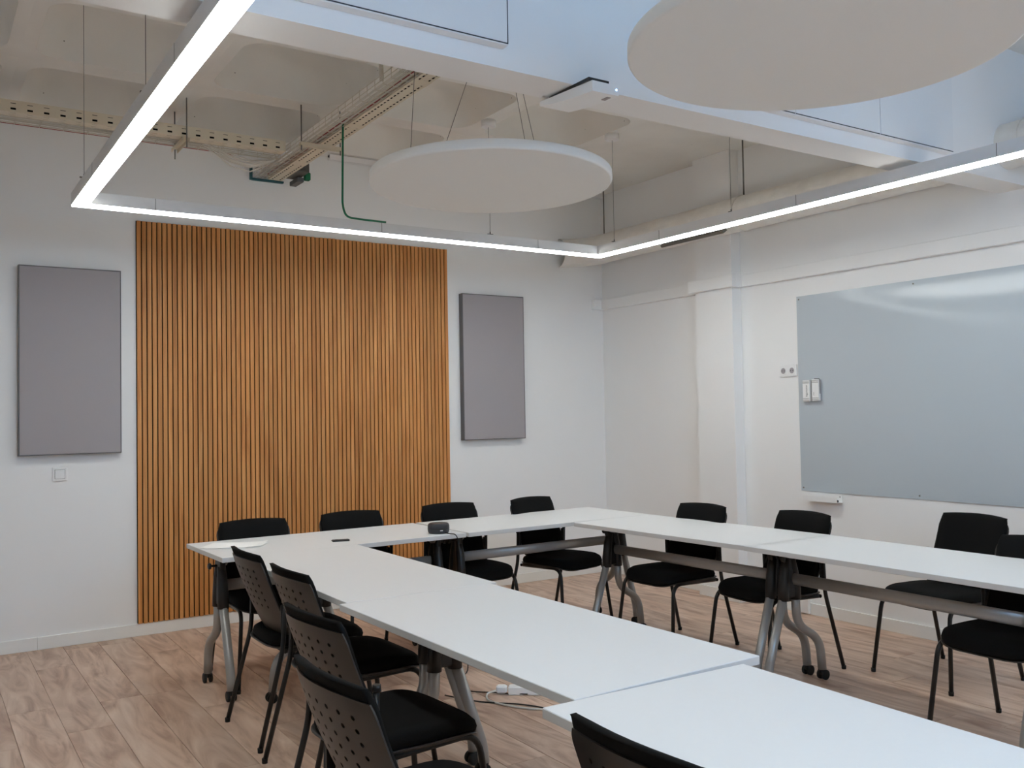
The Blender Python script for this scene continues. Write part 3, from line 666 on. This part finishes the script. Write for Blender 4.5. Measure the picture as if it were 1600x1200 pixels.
# ------------------------------------------------------------------ chairs (front = +y)
def make_chair(label):
    t = thing('conference_chair', label, 'chair', group='black conference chairs')
    Z0, HT = .445, .356
    def hw(v):
        w_ = .212+.003*v
        if v < .16: w_ *= 1-.26*((.16-v)/.16)**2.2
        if v > .9: w_ *= 1-.06*((v-.9)/.1)**2
        return w_
    def surf(u, v, off=0.0, zz=0.0):
        x = u*hw(max(0, min(1, v))); y = -.112-.152*v-.010*math.sin(math.pi*v) - .040*(1-u*u) + .010
        return Vector((x, y+off, Z0+HT*v+zz+.010*(1-u*u)*v))
    # perforated shell: plain cells and cells with an octagonal hole
    nu, nv = 8, 11; m = MB()
    def cell(i, j, hole):
        u0, u1 = -1+2*i/nu, -1+2*(i+1)/nu; v0, v1 = j/nv, (j+1)/nv
        if not hole:
            k = 2; g_ = [[surf(u0+(u1-u0)*a/k, v0+(v1-v0)*b/k) for a in range(k+1)] for b in range(k+1)]
            vv = [p for r in g_ for p in r]; m.add(vv, [(b*(k+1)+a, b*(k+1)+a+1, (b+1)*(k+1)+a+1, (b+1)*(k+1)+a) for a in range(k) for b in range(k)], True); return
        sq = [(0, 0), (.5, 0), (1, 0), (1, .5), (1, 1), (.5, 1), (0, 1), (0, .5)]
        uc, vc = (u0+u1)/2, (v0+v1)/2
        out = [surf(u0+(u1-u0)*a, v0+(v1-v0)*b) for a, b in sq]; ru, rv = (u1-u0)*.13, (v1-v0)*.20
        inn = [surf(uc+ru*math.cos(math.radians(225+45*k)), vc+rv*math.sin(math.radians(225+45*k))) for k in range(8)]
        m.add(out+inn, [(k, (k+1) % 8, 8+(k+1) % 8, 8+k) for k in range(8)], True)
    for i in range(nu):
        for j in range(nv): cell(i, j, 4 <= j <= 9 and 1 <= i <= 6)
    sh = m.build('back_shell', M['shell'], t)
    we = sh.modifiers.new('weld', 'WELD'); we.merge_threshold = .0005
    so_ = sh.modifiers.new('solid', 'SOLIDIFY'); so_.thickness = .005; so_.offset = 0
    es = sh.modifiers.new('edges', 'EDGE_SPLIT'); es.split_angle = math.radians(38)
    # back pad
    m = MB(); nu, nv = 12, 14; v = []; f = []
    def padp(u, vv, front):
        e_ = max(0.0, (1-abs(u)**6)*(1-abs(2*vv-1)**8)); th = .004+.032*e_**.5
        p = surf(u*.955, .06+.955*vv); return p+Vector((0, .0032+(th if front else 0)-.012*(vv**12)*(0 if front else 1), .026*vv**6))
    for front in (1, 0):
        for j in range(nv+1):
            for i in range(nu+1): v.append(padp(-math.cos(math.pi*i/nu), .5-.5*math.cos(math.pi*j/nv), front))
    K = (nu+1)*(nv+1)
    for j in range(nv):
        for i in range(nu):
            a = j*(nu+1)+i; f += [(a+1, a, a+nu+1, a+nu+2), (K+a, K+a+1, K+a+nu+2, K+a+nu+1)]
    for i in range(nu): a, b = i, nv*(nu+1)+i; f += [(a, a+1, K+a+1, K+a), (b+1, b, K+b, K+b+1)]
    for j in range(nv): a, b = j*(nu+1), j*(nu+1)+nu; f += [(a+nu+1, a, K+a, K+a+nu+1), (b, b+nu+1, K+b+nu+1, K+b)]
    m.add(v, f, True); m.build('back_pad', M['black_fabric'], t)
    # seat
    def sring(sc, z, n=40, dy=0.0, drop=.0):
        out = []
        for k in range(n):
            a = 2*math.pi*k/n; c, s = math.cos(a), math.sin(a)
            x = .228*sc*math.copysign(abs(c)**.45, c); y = .225*sc*math.copysign(abs(s)**.45, s)
            zz = z - (.030*max(0, (y-.10)/.125)**2 if y > .10 else 0)*drop - .010*max(0, (-y-.1)/.125)*drop
            out.append((x*(1-.06*(1 if y < 0 else 0)*(-y/.225)), y+.030+dy, zz))
        return out
    def stack(rings, name, mat):
        n = len(rings[0]); v = [p for r in rings for p in r]; f = []
        for j in range(len(rings)-1):
            for k in range(n): f.append((j*n+k, j*n+(k+1) % n, (j+1)*n+(k+1) % n, (j+1)*n+k))
        f.append(tuple(reversed(range(n)))); f.append(tuple((len(rings)-1)*n+k for k in range(n)))
        return MB().add(v, f, True).build(name, mat, t)
    stack([sring(.90, .424, drop=1), sring(.985, .430, drop=1), sring(1.0, .445, drop=1), sring(.975, .462, drop=1), sring(.90, .471, drop=.9), sring(.6, .468, drop=.6), sring(.2, .462, drop=.3)], 'seat_pad', M['black_fabric'])
    stack([sring(.72, .400, dy=-.012), sring(.94, .408, dy=-.006), sring(1.02, .426, dy=-.006, drop=1), sring(1.015, .430, dy=-.006, drop=1), sring(.96, .424, drop=1)], 'seat_shell', M['shell'])
    # frame
    for sx in (-1, 1):
        MB().tube(rounded([(sx*.205, -.14, .405), (sx*.212, .215, .415), (sx*.245, .262, .012)], .07, 6), .011, 8).build('front_leg', M['black_metal'], t)
        MB().tube(rounded([(sx*.245, -.275, .012), (sx*.229, -.165, .43), (sx*.229, -.158, .625)], .05, 4), .011, 8).build('rear_leg', M['black_metal'], t)
        MB().tube([(sx*.229, -.158, .622), (sx*.229, -.157, .642)], [.0145, .0125], 10).build('upright_cap', M['black_plastic'], t)
        MB().b2(sx*.2155-.004, sx*.2155+.004, -.172, -.146, .50, .61, ch=.002).build('side_bracket', M['black_plastic'], t)
        for yy, xx in ((.263, .2453), (-.276, .2453)): MB().tube([(sx*xx, yy, .0), (sx*xx, yy, .02)], [.012, .013], 8).build('foot_cap', M['rubber'], t)
    MB().tube([(-.213, -.15, .405), (.213, -.15, .405)], .010, 8).build('cross_tube', M['black_metal'], t)
    return t
# facing angle: 0 = +y; positive turns to the left (counter-clockwise seen from above)
def face(dx, dy): return math.atan2(-dx, dy)
chairs = [
    ((1.672, 5.115, 0), face(0, -1), 'black chair at the far row beside the stack of papers'),
    ((2.300, 5.135, 0), face(.03, -1), 'black chair at the far row, second from the left, before the slats'),
    ((3.005, 5.165, 0), face(.0, -1), 'black chair behind the round black speaker'),
    ((3.705, 5.145, 0), face(.2, -1), 'black chair turned towards the corner, right end of the far row'),
    ((3.940, 4.255, 0), face(-1, -.02), 'black chair in front of the wall pier'),
    ((4.045, 3.575, 0), face(-.995, .094), 'black chair under the pen tray of the whiteboard'),
    ((4.608, 2.900, 0), face(-.99, .13), 'black chair pulled back from the right wing by the whiteboard'),
    ((3.975, 2.180, 0), face(-1, .02), 'black chair cut off by the right photo edge'),
    ((1.530, 4.200, 0), face(1, .0), 'black chair with perforated back, farthest in the left row'),
    ((1.515, 3.590, 0), face(1, .03), 'black chair with perforated back, second farthest in the left row'),
    ((1.295, 2.775, 0), face(1, .07), 'black chair with perforated back, third farthest in the left row'),
    ((1.090, 2.110, 0), face(1, .05), 'black chair with perforated back, largest one in the left row'),
    ((1.378, 1.320, 0), face(1, .02), 'black chair at the nearest table, only its back top in view'),
]
c0 = make_chair(chairs[0][2]); c0.location = chairs[0][0]; c0.rotation_euler = (0, 0, chairs[0][1])
for l_, r, lb in chairs[1:]: dup(c0, l_, r, lb)

# ------------------------------------------------------------------ things on the tables and floor
sp = thing('puck_speaker', 'round charcoal conference speaker at the right end of the papers table', 'speaker', (2.592, 4.80, TH)); sp.scale = (1.2, 1.2, 1.25); o = Vector((0, 0, 0))
MB().lathe([(.046, .0), (.051, .006), (.053, .018), (.053, .034), (.050, .043), (.044, .047), (.038, .046)], 40).build('body', M['puck'], sp)
MB().lathe([(.0532, .021), (.0534, .023), (.0532, .025)], 40).build('seam_ring', M['black_plastic'], sp)
MB().box((-.012, -.0525, .016), (.014, .002, .003)).build('indicator', M['white_plastic'], sp)
pts = [(2.605, 4.76, TH+.006), (2.612, 4.70, TH+.004), (2.622, 4.655, TH+.002), (2.630, 4.640, TH-.03), (2.642, 4.637, .60), (2.655, 4.65, .35), (2.65, 4.60, .10), (2.60, 4.50, .006), (2.45, 4.35, .005), (2.40, 4.20, .005), (2.52, 4.05, .006), (2.62, 3.93, .010)]
sm_pts = []
for i in range(len(pts)-1):
    p0, p1, p2, p3 = [Vector(pts[max(0, min(len(pts)-1, k))]) for k in (i-1, i, i+1, i+2)]
    for q in range(6):
        s = q/6; sm_pts.append(.5*((2*p1)+(-p0+p2)*s+(2*p0-5*p1+4*p2-p3)*s*s+(-p0+3*p1-3*p2+p3)*s**3))
tag(MB().tube(sm_pts+[Vector(pts[-1])], .0032, 6).build('speaker_cable', M['cab_black']), 'black cable hanging from the speaker down to the floor', 'cable')
rm = thing('remote_control', 'small black rounded remote lying on the papers table', 'remote', (1.998, 4.845, TH), D2(-12))
MB().box((0, 0, .005), (.098, .038, .010), ch=.004).build('body', M['black_plastic'], rm); MB().lathe([(.010, .0100), (.0095, .0108)], 16, (-.022, 0, 0)).build('button', M['rubber'], rm)
pp = thing('paper_stack', 'loose white sheets on the left end of the far table', 'papers', (1.475, 5.06, TH), D2(-33))
shm = MB(); nn_ = 8; v = []; f = []
for k in range(4):
    m = MB(); v = []; f = []; nx = 8
    for i in range(nx+1):
        xx = -.1485+.297*i/nx; cz = .0006+k*.0011+(.007*(max(0, (i-5)/3))**2 if k > 1 else 0)
        for yy in (-.105, .105): v.append((xx, yy, cz))
        for yy in (-.105, .105): v.append((xx, yy, cz+.0006))
    for i in range(nx):
        a = i*4; b = a+4; f += [(a+2, b+2, b+3, a+3), (a+1, b+1, b, a), (a, b, b+2, a+2), (b+1, a+1, a+3, b+3)]
    f += [(0, 2, 3, 1), (nx*4+1, nx*4+3, nx*4+2, nx*4)]
    s = m.add(v, f).build('sheet', M['paper'], pp); s.rotation_euler = (0, 0, D2((-9, 4, -3, 6)[k])); s.location = ((0, .01, -.008, .012)[k], (0, -.006, .004, 0)[k], 0)
ps = thing('power_strip', 'white power strip on the floor inside the table ring', 'power strip', (2.640, 3.955, 0), D2(-38))
MB().box((.0, 0, .022), (.20, .052, .044), ch=.006).build('body', M['white_plastic'], ps)
MB().box((-.135, 0, .026), (.055, .040, .040), ch=.008).build('plug', M['white_plastic'], ps)
pts = [(-.155, .0, .02), (-.21, -.03, .012), (-.20, -.12, .006), (-.10, -.20, .006), (.02, -.25, .006), (.2, -.27, .006)]
MB().tube(rounded(pts, .07, 5), .005, 8).build('cord', M['cab_white'], ps)
tag(MB().tube(rounded([(2.28, 4.18, .005), (2.36, 3.98, .005), (2.55, 3.80, .005), (2.62, 3.55, .005)], .15, 6), .0035, 6).build('floor_cable', M['cab_black']), 'black cable lying on the floor in front of the power strip', 'cable')
